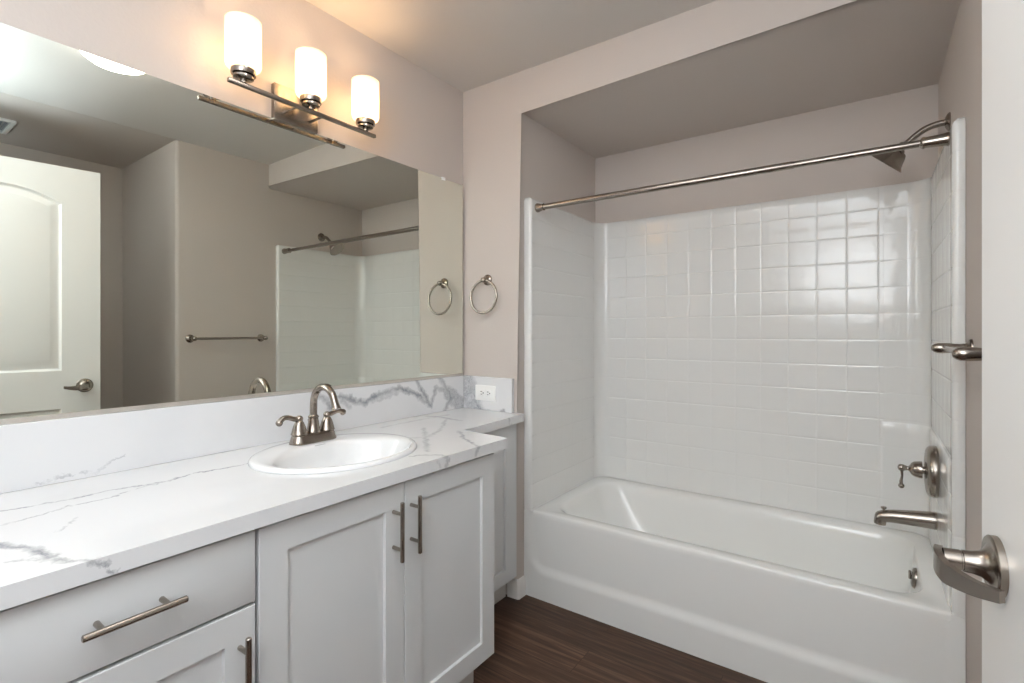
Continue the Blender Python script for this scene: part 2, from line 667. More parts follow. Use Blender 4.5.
def base_right(bm):
    box(bm, XB - 0.0135, XB - 0.0005, YO, SF - 0.002, 0.0005, 0.085, 0.003)


structure(simple('baseboard_right', M_TRIM, base_right), 'white baseboard along the wall under the towel bar', 'baseboard')


# ---------------------------------------------------------------- mirror
MIR_T = math.atan(0.0065)
mirror = thing('wall_mirror', 'wide frameless wall mirror resting on the backsplash above the sink', 'mirror', (0.0142, -0.018, ZBS), 0.0)
mirror.rotation_euler = (0, 0, -MIR_T)
WORLD[mirror.name] = Matrix.Translation(Vector((0.0142, -0.018, ZBS))) @ Matrix.Rotation(-MIR_T, 4, 'Z')
mirror.location = (0.0142, -0.018, ZBS)


def local(name, mat, fn, parent, **k):
    """build in the parent's own coordinates"""
    bm = bmesh.new()
    fn(bm)
    bmesh.ops.transform(bm, matrix=WORLD[parent.name], verts=bm.verts)
    return link_mesh(name, bm, mat, parent, **k)


MZ = 1.9435 - ZBS
local('mirror_glass', M_MIRROR, lambda bm: box(bm, -0.0015, 0.0, -1.808, 0.0, 0.004, MZ), mirror, smooth=False)
local('glass_edge', M_MEDGE, lambda bm: (box(bm, -0.0058, -0.0016, -1.808, 0.0008, 0.004, MZ + 0.0008),), mirror, smooth=False)


def channel(bm):
    box(bm, -0.0055, 0.0035, -1.808, 0.0, 0.0005, 0.0035)
    box(bm, 0.0008, 0.0035, -1.808, 0.0, 0.0036, 0.0125)


local('bottom_channel', M_CHAN, channel, mirror, smooth=False)
for yy in (-0.137,):
    local('clip', M_CLEAR, lambda bm: box(bm, -0.006, 0.003, yy - 0.011, yy + 0.011, MZ - 0.008, MZ + 0.006, 0.0012), mirror)

# ---------------------------------------------------------------- countertop, backsplashes
SKX, SKY, SKA, SKB = 0.310, -0.944, 0.219, 0.255      # sink outline


def ell(cx, cy, a, b, n=64, p=2.0):
    r = []
    for i in range(n):
        t = 2 * pi * i / n
        c, s_ = cos(t), sin(t)
        r.append((cx + a * math.copysign(abs(c) ** (2 / p), c), cy + b * math.copysign(abs(s_) ** (2 / p), s_)))
    return r


YEND = -1.842
ctop = simple('countertop', M_Q_TOP, lambda bm: prism_holes(
    bm, [(0.001, YEND), (XF, YEND), (XF, -0.4678), (0.395, -0.4500), (0.366, -0.001), (0.001, -0.001)],
    [ell(SKX, SKY, SKA - 0.018, SKB - 0.018)], HCT - TCT, HCT), smooth=False)
tag(ctop, 'white quartz countertop with grey veins, stepping back at the far end', 'countertop')
bs = simple('backsplash', M_Q_BS, lambda bm: box(bm, 0.001, 0.020, YEND, -0.001, HCT + 0.0004, ZBS, 0.0012), smooth=False)
tag(bs, 'long white backsplash with a bold grey vein under the mirror', 'backsplash')
ss = simple('side_splash', M_Q_SS, lambda bm: box(bm, 0.0206, 0.311, -0.020, -0.0008, HCT + 0.0004, ZBS, 0.0012), smooth=False)
tag(ss, 'short backsplash return with a grey patch behind the outlet', 'backsplash')


# ---------------------------------------------------------------- cabinets
def shaker(bm, xf, y0, y1, z0, z1, stile=0.065, thick=0.0195, recess=0.009):
    def rect(x, i, rr=0.0):
        return [bm.verts.new(p) for p in ((x, y0 + i, z0 + i), (x, y1 - i, z0 + i), (x, y1 - i, z1 - i), (x, y0 + i, z1 - i))]
    L = [rect(xf - thick, 0.0), rect(xf - 0.0012, 0.0), rect(xf, 0.0012), rect(xf, stile), rect(xf - recess, stile + 0.0016)]
    for a, b in zip(L, L[1:]):
        for i in range(4):
            j = (i + 1) % 4
            bm.faces.new((a[i], a[j], b[j], b[i]))
    bm.faces.new(L[0])
    bm.faces.new(L[-1])


def slab(bm, xf, y0, y1, z0, z1, thick=0.0195):
    box(bm, xf - thick, xf, y0, y1, z0, z1, 0.0014, 2)


def pull(parent, xf, c, axis, length=0.165, stand=0.036, r=0.006, posts=0.096):
    """bar pull with two posts; c = centre of the bar on the door face (y, z)"""
    y, z = c
    h = length / 2
    def bar(bm):
        prof = [(-h, r * 0.75), (-h + 0.0015, r), (h - 0.0015, r), (h, r * 0.75)]
        lathe(bm, (xf + stand, y, z), axis, prof, 20)
    o = simple('handle', M_NICK, bar, parent)
    for s_ in (-1, 1):
        def post(bm):
            p = Vector((xf + 0.0003, y, z)) + Vector(axis) * posts / 2 * s_
            lathe(bm, p, (1, 0, 0), [(0, 0.0052), (stand - r * 0.55, 0.0046)], 16)
        simple('handle_post', M_NICK, post, o)
    return o


def carcass(bm, y0, y1, xf, zt=HCT - TCT - 0.0008, zb=0.118, t=0.016):
    """open-topped box: sides, floor, back and front rails"""
    box(bm, 0.002, xf, y0, y0 + t, zb, zt)
    box(bm, 0.002, xf, y1 - t, y1, zb, zt)
    box(bm, 0.002, xf, y0 + t + .0002, y1 - t - .0002, zb, zb + t)
    box(bm, 0.002, 0.010, y0 + t + .0002, y1 - t - .0002, zb + t + .0002, zt)
    box(bm, xf - 0.016, xf, y0 + t + .0002, y1 - t - .0002, zt - 0.03, zt)


FX = 0.5935
YG = -1.3475


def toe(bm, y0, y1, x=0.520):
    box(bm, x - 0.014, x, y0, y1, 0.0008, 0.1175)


# sink base with two doors
sink_cab = thing('sink_cabinet', 'light grey vanity cabinet with two panelled doors under the sink', 'cabinet', (0.3, -0.94, 0.0), 0, 'vanity cabinets')
simple('body', M_CAB, lambda bm: carcass(bm, YG + 0.001, -0.5215, FX - 0.0215), sink_cab, smooth=False)
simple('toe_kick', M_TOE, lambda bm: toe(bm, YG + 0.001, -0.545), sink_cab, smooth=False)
d1 = simple('door', M_CAB, lambda bm: shaker(bm, FX, YG + 0.004, -0.9345, 0.118, 0.8065), sink_cab, smooth=False)
d2 = simple('door', M_CAB, lambda bm: shaker(bm, FX, -0.9315, -0.5215, 0.118, 0.8065), sink_cab, smooth=False)
pull(d1, FX, (-0.9735, 0.6875), (0, 0, 1), 0.160)
pull(d2, FX, (-0.909, 0.689), (0, 0, 1), 0.160)

# drawer-over-door unit
dr_cab = thing('drawer_cabinet', 'light grey vanity cabinet with a wide drawer above a single door', 'cabinet', (0.3, -1.58, 0.0), 0, 'vanity cabinets')
simple('body', M_CAB, lambda bm: carcass(bm, -1.792, YG - 0.001, FX - 0.0215), dr_cab, smooth=False)
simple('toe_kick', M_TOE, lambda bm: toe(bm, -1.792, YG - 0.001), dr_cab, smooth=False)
drw = simple('drawer', M_CAB, lambda bm: slab(bm, FX, -1.790, YG - 0.004, 0.658, 0.8065), dr_cab)
d3 = simple('door', M_CAB, lambda bm: shaker(bm, FX, -1.790, YG - 0.004, 0.118, 0.6505, 0.0615), dr_cab, smooth=False)
pull(drw, FX, (-1.572, 0.736), (0, 1, 0), 0.153)
pull(d3, FX, (-1.384, 0.528), (0, 0, 1), 0.160)

# narrow, shallower unit between the vanity and the tub wall
nar = thing('narrow_cabinet', 'narrow shallow grey cabinet between the sink cabinet and the bathtub', 'cabinet', (0.17, -0.27, 0.0), 0, 'vanity cabinets')
NX = 0.340
simple('body', M_CAB, lambda bm: carcass(bm, -0.519, -0.018, NX - 0.0215, zb=0.112), nar, smooth=False)
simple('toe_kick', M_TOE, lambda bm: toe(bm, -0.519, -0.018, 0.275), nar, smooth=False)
simple('door', M_CAB, lambda bm: shaker(bm, NX, -0.512, -0.046, 0.112, 0.8065, 0.062), nar, smooth=False)
simple('filler_strip', M_CAB, lambda bm: box(bm, NX - 0.021, NX - 0.003, -0.0435, -0.0185, 0.112, 0.8065, 0.001), nar, smooth=False)

# ---------------------------------------------------------------- sink
sink = thing('sink', 'white oval drop-in sink set into the veined countertop', 'sink', (SKX, SKY, HCT))
Z = HCT


def bowl(bm):
    n = 72
    R = []
    def lp(cx, a, b, z, p=2.0):
        R.append([(x, y, z) for x, y in ell(cx, SKY, a, b, n, p)])
    lp(SKX, SKA, SKB, Z + 0.0008)
    lp(SKX, SKA, SKB, Z + 0.006)
    lp(SKX, SKA - 0.003, SKB - 0.003, Z + 0.0105)
    lp(SKX, SKA - 0.009, SKB - 0.009, Z + 0.013)
    lp(SKX + 0.006, SKA - 0.019, SKB - 0.022, Z + 0.0128)
    lp(0.347, 0.163, 0.221, Z + 0.0105)
    lp(0.349, 0.154, 0.212, Z + 0.005)
    lp(0.350, 0.148, 0.205, Z - 0.008)
    lp(0.348, 0.138, 0.192, Z - 0.045)
    lp(0.342, 0.118, 0.160, Z - 0.095)
    lp(0.336, 0.085, 0.112, Z - 0.130)
    lp(0.332, 0.045, 0.055, Z - 0.142)
    lp(0.330, 0.022, 0.022, Z - 0.145)
    # outside of the bowl
    O = [[(x, y, z) for x, y in ell(cx, SKY, a, b, n)] for cx, a, b, z in
         ((SKX, SKA - 0.024, SKB - 0.024, Z + 0.0008), (0.342, 0.155, 0.215, Z - 0.01), (0.338, 0.145, 0.20, Z - 0.05), (0.336, 0.09, 0.12, Z - 0.142), (0.33, 0.022, 0.022, Z - 0.156))]
    loft(bm, R[::-1] + O)
    # close drain
sk = simple('bowl', M_PORC, bowl, sink)
simple('drain', M_CHROME, lambda bm: lathe(bm, (0.330, SKY, Z - 0.155), (0, 0, 1), [(0, 0.0205), (0.012, 0.0205), (0.0135, 0.018), (0.0125, 0.010), (0.014, 0.0)], 28), sink)


def mark(bm):
    # the maker's small grey script, too small to read
    for k, (dy, w) in enumerate(((-0.0165, 0.006), (-0.009, 0.005), (-0.003, 0.0045), (0.003, 0.006), (0.010, 0.0045), (0.016, 0.005))):
        box(bm, 0.2045 - 0.0009, 0.2045 + 0.0009, SKY + 0.008 + dy - w / 2, SKY + 0.008 + dy + w / 2, Z + 0.0080, Z + 0.0093)


# ---------------------------------------------------------------- faucet
FXC, FYC, FZ = 0.150, -0.925, HCT + 0.0131
fau = thing('faucet', 'brushed nickel two-handle gooseneck faucet on the back of the sink', 'faucet', (FXC, FYC, FZ))


def stadium(cx, cy, hl, r, n=10):
    pts = []
    for s_ in (1, -1):
        for k in range(n + 1):
            t = pi * k / n
            pts.append((cx + s_ * r * cos(t), cy + s_ * (hl - r) + s_ * r * sin(t)))
    return pts


def fbase(bm):
    L = []
    for z, o in ((0, 0), (0.004, 0.0), (0.008, -0.0015), (0.022, -0.006), (0.027, -0.0085), (0.030, -0.012)):
        L.append([(x, y, FZ + z) for x, y in stadium(FXC, FYC, 0.0815 + o, 0.0310 + o)])
    loft(bm, L, True, True)


simple('base_plate', M_NICK2, fbase, fau)


def spout(bm):
    lathe(bm, (FXC, FYC, FZ + 0.0295), (0, 0, 1), [(0, 0.0225), (0.004, 0.0225), (0.007, 0.0205), (0.030, 0.0175), (0.046, 0.0150), (0.048, 0.0172), (0.052, 0.0172), (0.054, 0.0145), (0.057, 0.0125)], 28, True, True)
    pts = [(FXC, FYC, FZ + 0.075), (FXC, FYC, FZ + 0.10), (FXC + 0.001, FYC, FZ + 0.125)]
    cx, cz, r = FXC + 0.058, FZ + 0.124, 0.057
    for k in range(1, 15):
        t = pi - (pi * 0.90) * k / 14
        pts.append((cx + r * cos(t), FYC, cz + r * 1.0 * sin(t)))
    x, y, z = pts[-1]
    pts += [(x + 0.006, FYC, z - 0.014), (x + 0.011, FYC, z - 0.027)]
    n = len(pts)
    rad = [0.0118] * 3 + [0.0114] * (n - 5) + [0.0122, 0.0150]
    tube(bm, pts, rad, 20)


simple('spout', M_NICK2, spout, fau)
for s_ in (-1, 1):
    hy = FYC + s_ * 0.051
    def stem(bm):
        lathe(bm, (FXC, hy, FZ + 0.0295), (0, 0, 1), [(0, 0.0255), (0.003, 0.0255), (0.005, 0.0240), (0.015, 0.0218), (0.028, 0.0180), (0.038, 0.0138), (0.042, 0.0108), (0.045, 0.0110), (0.050, 0.0120), (0.056, 0.0105), (0.060, 0.006), (0.061, 0.0)], 26)
    st = simple('valve_handle', M_NICK2, stem, fau)
    def lev(bm):
        z0 = FZ + 0.0785
        if s_ < 0:
            pts = [(FXC, hy - 0.006, z0), (FXC - 0.002, hy - 0.020, z0 + 0.003), (FXC - 0.004, hy - 0.036, z0 + 0.009), (FXC - 0.005, hy - 0.050, z0 + 0.009), (FXC - 0.006, hy - 0.060, z0 + 0.002), (FXC - 0.006, hy - 0.064, z0 - 0.004)]
        else:
            pts = [(FXC, hy + 0.006, z0), (FXC - 0.000, hy + 0.022, z0 + 0.004), (FXC + 0.001, hy + 0.036, z0 + 0.008), (FXC + 0.002, hy + 0.048, z0 + 0.008), (FXC + 0.003, hy + 0.056, z0 + 0.005), (FXC + 0.003, hy + 0.061, z0 + 0.002)]
        sp = spline(pts, 6)
        n = len(sp)
        rad = [0.0086 - 0.001 * sin(pi * i / (n - 1)) + (0.0022 * (i / (n - 1)) ** 3) for i in range(n)]
        tube(bm, sp, rad, 16)
        ball(bm, sp[-1], 0.0110, 16)
    simple('lever', M_NICK2, lev, st)


def rod(bm):
    x = FXC - 0.021
    tube(bm, [(x, FYC, FZ + 0.020), (x, FYC, FZ + 0.060)], 0.0025, 12)
    lathe(bm, (x, FYC, FZ + 0.0595), (0, 0, 1), [(0, 0.003), (0.003, 0.006), (0.008, 0.0068), (0.012, 0.005), (0.013, 0.0)], 16)


simple('lift_rod', M_NICK2, rod, fau)
simple('maker_mark', M_MARK, mark, sink, smooth=False)

# ---------------------------------------------------------------- vanity light
VY = -0.905
BX, BZ = 0.105, 1.970
van = thing('vanity_light', 'three-shade brushed nickel wall light glowing above the mirror', 'wall light', (0.0, VY, 2.0))
simple('back_plate', M_NICK, lambda bm: box(bm, 0.0008, 0.022, VY - 0.082, VY + 0.082, 1.940, 2.062, 0.0025), van)
simple('bar', M_NICK, lambda bm: box(bm, BX - 0.007, BX + 0.007, VY - 0.272, VY + 0.272, BZ - 0.0065, BZ + 0.0065, 0.002), van)
for dy in (-0.048, 0.048):
    def arm(bm):
        tube(bm, [(0.0222, VY + dy, BZ), (BX - 0.0072, VY + dy, BZ)], 0.0045, 14)
    simple('arm', M_NICK2, arm, van)
for dy in (-0.2265, 0.0, 0.2265):
    y = VY + dy
    def sock(bm):
        lathe(bm, (BX, y, BZ + 0.0068), (0, 0, 1), [(0, 0.009), (0.010, 0.009), (0.0105, 0.024), (0.013, 0.0290), (0.0185, 0.0290), (0.019, 0.024), (0.022, 0.022), (0.0225, 0.0340), (0.026, 0.0352), (0.038, 0.0352), (0.0385, 0.0345), (0.0385, 0.027), (0.030, 0.027)], 30, True, True)
    so = simple('socket', M_NICK2, sock, van)
    def shade(bm):
        b = BZ + 0.0470
        R, t = 0.0500, 0.003
        out = [(0.0, 0.0275), (0.0, 0.036), (0.002, 0.043), (0.006, 0.0475), (0.013, R), (0.145, R), (0.1460, R - 0.0015), (0.145, R - t)]
        inn = [(0.013, R - t), (0.007, 0.0450), (0.003, 0.040), (0.002, 0.030), (0.002, 0.0275)]
        lathe(bm, (BX, y, b), (0, 0, 1), out + inn, 40, False, False)
    simple('shade', M_SHADE, shade, van)
    def bulb(bm):
        lathe(bm, (BX, y, BZ + 0.038), (0, 0, 1), [(0, 0.012), (0.03, 0.013), (0.040, 0.020), (0.050, 0.0255), (0.060, 0.027), (0.070, 0.024), (0.078, 0.014), (0.081, 0.0)], 20)
    simple('bulb', M_BULB, bulb, so)
    l = bpy.data.lights.new('vanity_bulb_light', 'POINT')
    l.energy = 1.55
    l.color = (1.0, 0.60, 0.28)
    l.shadow_soft_size = 0.03
    lo = bpy.data.objects.new('vanity_bulb_light', l)
    lo.location = (BX, y, BZ + 0.118)
    COL.objects.link(lo)

# ---------------------------------------------------------------- ceiling dome light and vent
dome = thing('ceiling_light', 'round white dome ceiling light, reflected at the top edge of the mirror', 'ceiling light', (0.94, -1.15, HC))
simple('dome_glass', M_DOME, lambda bm: lathe(bm, (0.94, -1.15, HC - 0.012), (0, 0, -1), [(0, 0.135), (0.012, 0.134), (0.03, 0.122), (0.048, 0.098), (0.060, 0.065), (0.067, 0.03), (0.069, 0.0)], 40), dome)
simple('base_ring', M_PLAST, lambda bm: lathe(bm, (0.94, -1.15, HC - 0.0005), (0, 0, -1), [(0, 0.142), (0.011, 0.142), (0.0115, 0.137)], 40), dome)

vent = thing('exhaust_vent', 'white louvred exhaust vent in the ceiling of the recess', 'vent', (2.41, -1.37, HC - 0.0016))


def vframe(bm):
    x0, x1, y0, y1 = 2.28, 2.55, -1.50, -1.235
    for (a, b, c, d) in ((x0, x1, y0, y0 + 0.022), (x0, x1, y1 - 0.022, y1), (x0, x0 + 0.022, y0 + 0.0222, y1 - 0.0222), (x1 - 0.022, x1, y0 + 0.0222, y1 - 0.0222)):
        box(bm, a, b, c, d, HC - 0.018, HC - 0.0018, 0.003)


simple('frame', M_VENT, vframe, vent)


def vslats(bm):
    for k in range(11):
        y = -1.470 + k * 0.0205
        vs = [bm.verts.new(p) for p in ((2.303, y, HC - 0.016), (2.527, y, HC - 0.016), (2.527, y + 0.012, HC - 0.006), (2.303, y + 0.012, HC - 0.006))]
        bm.faces.new(vs)
        bmesh.ops.solidify(bm, geom=[f for f in bm.faces if vs[0] in f.verts], thickness=0.0015)


simple('louvres', M_VENT, vslats, vent, smooth=False)
simple('backing', M_MARK, lambda bm: box(bm, 2.303, 2.527, -1.477, -1.258, HC - 0.004, HC - 0.0018), vent, smooth=False)

# ---------------------------------------------------------------- towel ring
TRX, TRZ = 0.156, 1.463
tr = thing('towel_ring', 'brushed nickel towel ring hanging on the wall beside the mirror', 'towel ring', (TRX, 0.0, TRZ))


def rose(bm, o, ax, s_=1.0):
    lathe(bm, o, ax, [(0.0004, 0.026 * s_), (0.004 * s_, 0.026 * s_), (0.006 * s_, 0.0245 * s_), (0.009 * s_, 0.019 * s_), (0.013 * s_, 0.0150 * s_), (0.017 * s_, 0.0125 * s_)], 28)


simple('rosette', M_NICK2, lambda bm: rose(bm, (TRX, 0, TRZ + 0.008), (0, -1, 0)), tr)


def trpost(bm):
    lathe(bm, (TRX, -0.0171, TRZ + 0.008), (0, -1, -0.15), [(0, 0.0122), (0.006, 0.0105), (0.012, 0.0115), (0.018, 0.0125), (0.024, 0.0115), (0.028, 0.007), (0.030, 0.0)], 24)


simple('post', M_NICK2, trpost, tr)


def ring(bm):
    c = Vector((TRX, -0.033, TRZ - 0.074))
    pts = [(c.x + 0.077 * sin(2 * pi * k / 64), c.y + 0.012 * cos(2 * pi * k / 64) * 0.3, c.z + 0.077 * cos(2 * pi * k / 64)) for k in range(64)]
    n = 12
    R = []
    for k in range(64):
        p = Vector(pts[k])
        t = (Vector(pts[(k + 1) % 64]) - Vector(pts[k - 1])).normalized()
        u = Vector((0, 1, 0))
        u = (u - t * u.dot(t)).normalized()
        w = t.cross(u)
        R.append([bm.verts.new(p + (u * cos(2 * pi * i / n) + w * sin(2 * pi * i / n)) * 0.0056) for i in range(n)])
    for k in range(64):
        a, b = R[k], R[(k + 1) % 64]
        for i in range(n):
            j = (i + 1) % n
            bm.faces.new((a[i], a[j], b[j], b[i]))


simple('ring', M_NICK2, ring, tr)

# ---------------------------------------------------------------- outlet
OX_, OZ_ = 0.1605, 0.933
outl = thing('power_outlet', 'white double power outlet set sideways in the short backsplash return', 'outlet', (OX_, -0.020, OZ_))
simple('cover_plate', M_PLAST, lambda bm: box(bm, OX_ - 0.0605, OX_ + 0.0605, -0.0262, -0.0203, OZ_ - 0.036, OZ_ + 0.036, 0.002), outl)
for dx in (-0.0195, 0.0195):
    cx = OX_ + dx
    rc = simple('receptacle', M_PLAST, lambda bm: box(bm, cx - 0.0145, cx + 0.0145, -0.0282, -0.0264, OZ_ - 0.0165, OZ_ + 0.0165, 0.0008), outl)
    def slots(bm):
        box(bm, cx - 0.0070, cx + 0.0040, -0.0288, -0.0283, OZ_ + 0.0048, OZ_ + 0.0078)
        box(bm, cx - 0.0062, cx + 0.0032, -0.0288, -0.0283, OZ_ - 0.0078, OZ_ - 0.0048)
        lathe(bm, (cx + 0.0095, -0.0283, OZ_), (0, -1, 0), [(0, 0.0032), (0.0005, 0.0032)], 12)
    simple('slots', M_SLOT, slots, rc, smooth=False)

# ---------------------------------------------------------------- bathtub
tub = thing('bathtub', 'white alcove bathtub with a recessed front panel', 'bathtub', (1.10, 0.42, 0.0))
TX0, TX1 = XA + 0.0015, XB - 0.0015
TYB = D - 0.0015
YF = SF + 0.012


def sstep(a, b, x):
    t = max(0.0, min(1.0, (x - a) / (b - a)))
    return t * t * (3 - 2 * t)


def rrect(x0, x1, y0, y1, r, n=12):
    """rounded rectangle, always 4*(n+1)+4*8 points, counter-clockwise"""
    pts = []
    cs = [(x1 - r, y0 + r, -pi / 2), (x1 - r, y1 - r, 0), (x0 + r, y1 - r, pi / 2), (x0 + r, y0 + r, pi)]
    arcs = []
    for cx, cy, t0 in cs:
        arcs.append([(cx + r * cos(t0 + pi / 2 * k / n), cy + r * sin(t0 + pi / 2 * k / n)) for k in range(n + 1)])
    for i in range(4):
        pts += arcs[i]
        a, b = arcs[i][-1], arcs[(i + 1) % 4][0]
        for k in range(1, 9):
            pts.append((a[0] + (b[0] - a[0]) * k / 9, a[1] + (b[1] - a[1]) * k / 9))
    return pts


def basin(bm):
    L = []
    def add(x0, x1, y0, y1, r, z):
        L.append([(x, y, z) for x, y in rrect(x0, x1, y0, y1, r)])
    add(TX0, TX1, YF, TYB, 0.002, RIM - 0.024)
    add(TX0, TX1, YF + 0.0003, TYB, 0.002, RIM - 0.010)
    add(TX0, TX1, YF + 0.0025, TYB, 0.003, RIM - 0.0045)
    add(TX0, TX1, YF + 0.0065, TYB, 0.004, RIM - 0.0012)
    add(TX0 + 0.002, TX1 - 0.002, YF + 0.012, TYB - 0.002, 0.006, RIM)
    add(0.428, 1.790, YF + 0.066, 0.722, 0.10, RIM - 0.003)
    add(0.436, 1.786, YF + 0.074, 0.714, 0.104, RIM - 0.008)
    add(0.446, 1.783, YF + 0.083, 0.706, 0.110, RIM - 0.022)
    add(0.456, 1.780, YF + 0.090, 0.700, 0.125, RIM - 0.050)
    add(0.500, 1.772, YF + 0.104, 0.688, 0.150, RIM - 0.14)
    add(0.555, 1.757, YF + 0.120, 0.672, 0.165, RIM - 0.23)
    add(0.600, 1.738, YF + 0.135, 0.655, 0.165, RIM - 0.285)
    add(0.650, 1.700, YF + 0.165, 0.625, 0.15, RIM - 0.312)
    add(0.720, 1.630, YF + 0.210, 0.580, 0.12, RIM - 0.320)
    loft(bm, L, False, True)


simple('basin', M_TUB, basin, tub, angle=60)


def apron(bm):
    xs = [TX0]
    for a, b, n in ((TX0, 0.370, 3), (0.370, 0.50, 22), (0.50, 1.72, 20), (1.72, 1.846, 22), (1.846, TX1, 3)):
        xs += [a + (b - a) * (k + 1) / n for k in range(n)]
    zs = [0.0008]
    for a, b, n in ((0.0008, 0.095, 4), (0.095, 0.24, 28), (0.24, RIM - 0.024, 6)):
        zs += [a + (b - a) * (k + 1) / n for k in range(n)]
    G = []
    for z in zs:
        row = []
        for x in xs:
            # signed distance to the rounded lower corners of the recessed panel
            left = SL - 0.018 + 0.085 * max(0.0, (0.33 - z) / 0.33) ** 2.5
            right = SR + 0.018 - 0.030 * max(0.0, (0.33 - z) / 0.33) ** 2.5
            dl, dr, db = x - left, right - x, z - 0.122
            r = 0.07
            def corner(dx, dz):
                if dx < r and dz < r:
                    return r - math.hypot(r - dx, r - dz)
                return min(dx, dz)
            d = min(corner(dl, db), corner(dr, db))
            y = SF + (YF - SF) * sstep(-0.010, 0.036, d)
            row.append(bm.verts.new((x, y, z)))
        G.append(row)
    for a, b in zip(G, G[1:]):
        for i in range(len(xs) - 1):
            bm.faces.new((a[i], a[i + 1], b[i + 1], b[i]))
    zt = RIM - 0.0008
    for i in range(len(xs) - 1):
        if xs[i + 1] < SL + 0.006 or xs[i] > SR - 0.006:
            a, b = G[-1][i], G[-1][i + 1]
            c, d = bm.verts.new((xs[i], a.co.y, zt)), bm.verts.new((xs[i + 1], b.co.y, zt))
            e, f = bm.verts.new((xs[i], SF + 0.03, zt)), bm.verts.new((xs[i + 1], SF + 0.03, zt))
            bm.faces.new((a, b, d, c))
            bm.faces.new((c, d, f, e))
    # returns at the floor and under the rim so the skirt is a solid skin
    bot = [bm.verts.new((x, SF + 0.03, 0.0008)) for x in xs]
    top = [bm.verts.new((x, YF + 0.004, RIM - 0.0235)) for x in xs]
    for i in range(len(xs) - 1):
        bm.faces.new((bot[i], bot[i + 1], G[0][i + 1], G[0][i]))
        if xs[i + 1] >= SL + 0.006 and xs[i] <= SR - 0.006:
            bm.faces.new((G[-1][i], G[-1][i + 1], top[i + 1], top[i]))
    bmesh.ops.remove_doubles(bm, verts=bm.verts, dist=0.00002)


simple('apron', M_TUB, apron, tub, angle=60)


def overflow(bm):
    lathe(bm, (1.7790, 0.42, 0.338), (-1, 0, 0.10), [(0, 0.036), (0.004, 0.036), (0.009, 0.033), (0.012, 0.026), (0.0125, 0.0)], 28)
    box(bm, 1.7585, 1.7670, 0.414, 0.426, 0.332, 0.362, 0.003)


simple('overflow_plate', M_NICK, overflow, tub)
simple('drain', M_CHROME, lambda bm: lathe(bm, (1.55, 0.42, RIM - 0.3196), (0, 0, 1), [(0, 0.035), (0.003, 0.034), (0.004, 0.028), (0.002, 0.02), (0.006, 0.0)], 28), tub)

# ---------------------------------------------------------------- tub surround
sur = thing('tub_surround', 'glossy white moulded square-tile surround above the bathtub', 'tub surround', (1.10, 0.42, RIM))
PITCH = 0.1135
GZ = [0.851 + 0.1125 * k for k in range(-4, 9)]
PADZ = 0.840
ZB = RIM + 0.0008
CR = 0.070


def zlist():
    zs = {ZB: 0, ZB + 0.01: 0}
    for g in GZ:
        if g - 0.006 > ZB and g + 0.006 < STOP - 0.02:
            for d in (-0.007, -0.0042, -0.0018, 0.0, 0.0018, 0.0042, 0.007):
                zs[g + d] = 0
            zs[g + PITCH / 2] = 0
    for v in (PADZ - 0.006, PADZ - 0.001, PADZ + 0.003, STOP - 0.014, STOP - 0.006, STOP - 0.002, STOP):
        zs[v] = 0
    out = []
    for z in sorted(k for k in zs if k <= STOP):
        if not out or z - out[-1] > 0.0006:
            out.append(z)
    return out


ZS = zlist()


def groove(v, gs):
    d = min((abs(v - g) for g in gs), default=1.0)
    return max(0.0, 1 - d / 0.0040) * 0.0009 + max(0.0, 1 - d / 0.045) ** 2 * 0.0010


def panel(bm, path, vg, pad, fade):
    """path = [(x, y, nx, ny, s)], vg = groove positions in s, pad(s) 0..1, fade(s) groove strength"""
    cols = []
    for (x, y, nx, ny, s) in path:
        col = []
        for z in ZS:
            f = fade(s)
            dep = max(groove(z, [g for g in GZ if g < STOP - 0.02]) * f[0], groove(s, vg) * f[1])
            p = pad(s) * (1 - sstep(PADZ - 0.006, PADZ + 0.003, z))
            off = 0.004 * p - dep * (1 - 0.5 * p)
            top = 0.010 * sstep(STOP - 0.014, STOP, z) ** 2
            off -= top
            col.append(bm.verts.new((x + nx * off, y + ny * off, z)))
        # top lip back to the wall
        lx = min(max(x - nx * 0.5 if abs(nx) > 0.3 else x, XA + 0.0012), XB - 0.0012)
        ly = min(y - ny * 0.5 if ny < -0.3 and y > 0.3 else y - ny * 0.004, D - 0.0012)
        col.append(bm.verts.new((lx, ly, STOP + 0.0006)))
        cols.append(col)
    for a, b in zip(cols, cols[1:]):
        for i in range(len(a) - 1):
            try:
                bm.faces.new((a[i], b[i], b[i + 1], a[i + 1]))
            except ValueError:
                pass


def dens(a, b, gs):
    vals = {a, b}
    n = max(2, int(abs(b - a) / 0.05))
    for k in range(n + 1):
        vals.add(a + (b - a) * k / n)
    for g in gs:
        if min(a, b) + 0.008 < g < max(a, b) - 0.008:
            vals |= {g + d for d in (-0.007, -0.0042, -0.0018, 0, 0.0018, 0.0042, 0.007)}
    vals = sorted(vals)
    out = [vals[0]]
    for v in vals[1:]:
        if v - out[-1] > 0.0008:
            out.append(v)
    return out


def side_nose(sgn, xw, xi, r=0.014):
    P = [(xw, SF + 0.016, 0, -1, -0.10), (xw, SF + 0.001, 0, -1, -0.09), (xw + sgn * 0.002, SF, 0, -1, -0.08), ((xw + xi) / 2, SF, 0, -1, -0.06)]
    for k in range(0, 8):
        t = pi / 2 * k / 7
        P.append((xi - sgn * r + sgn * r * sin(t), SF + r - r * cos(t), sgn * sin(t), -cos(t), -0.05 + 0.001 * k))
    return P


VY_G = [SB - 0.085 - 0.1135 * k for k in range(0, 6)]
VX_G = [1.676 - 0.1143 * k for k in range(0, 11)]


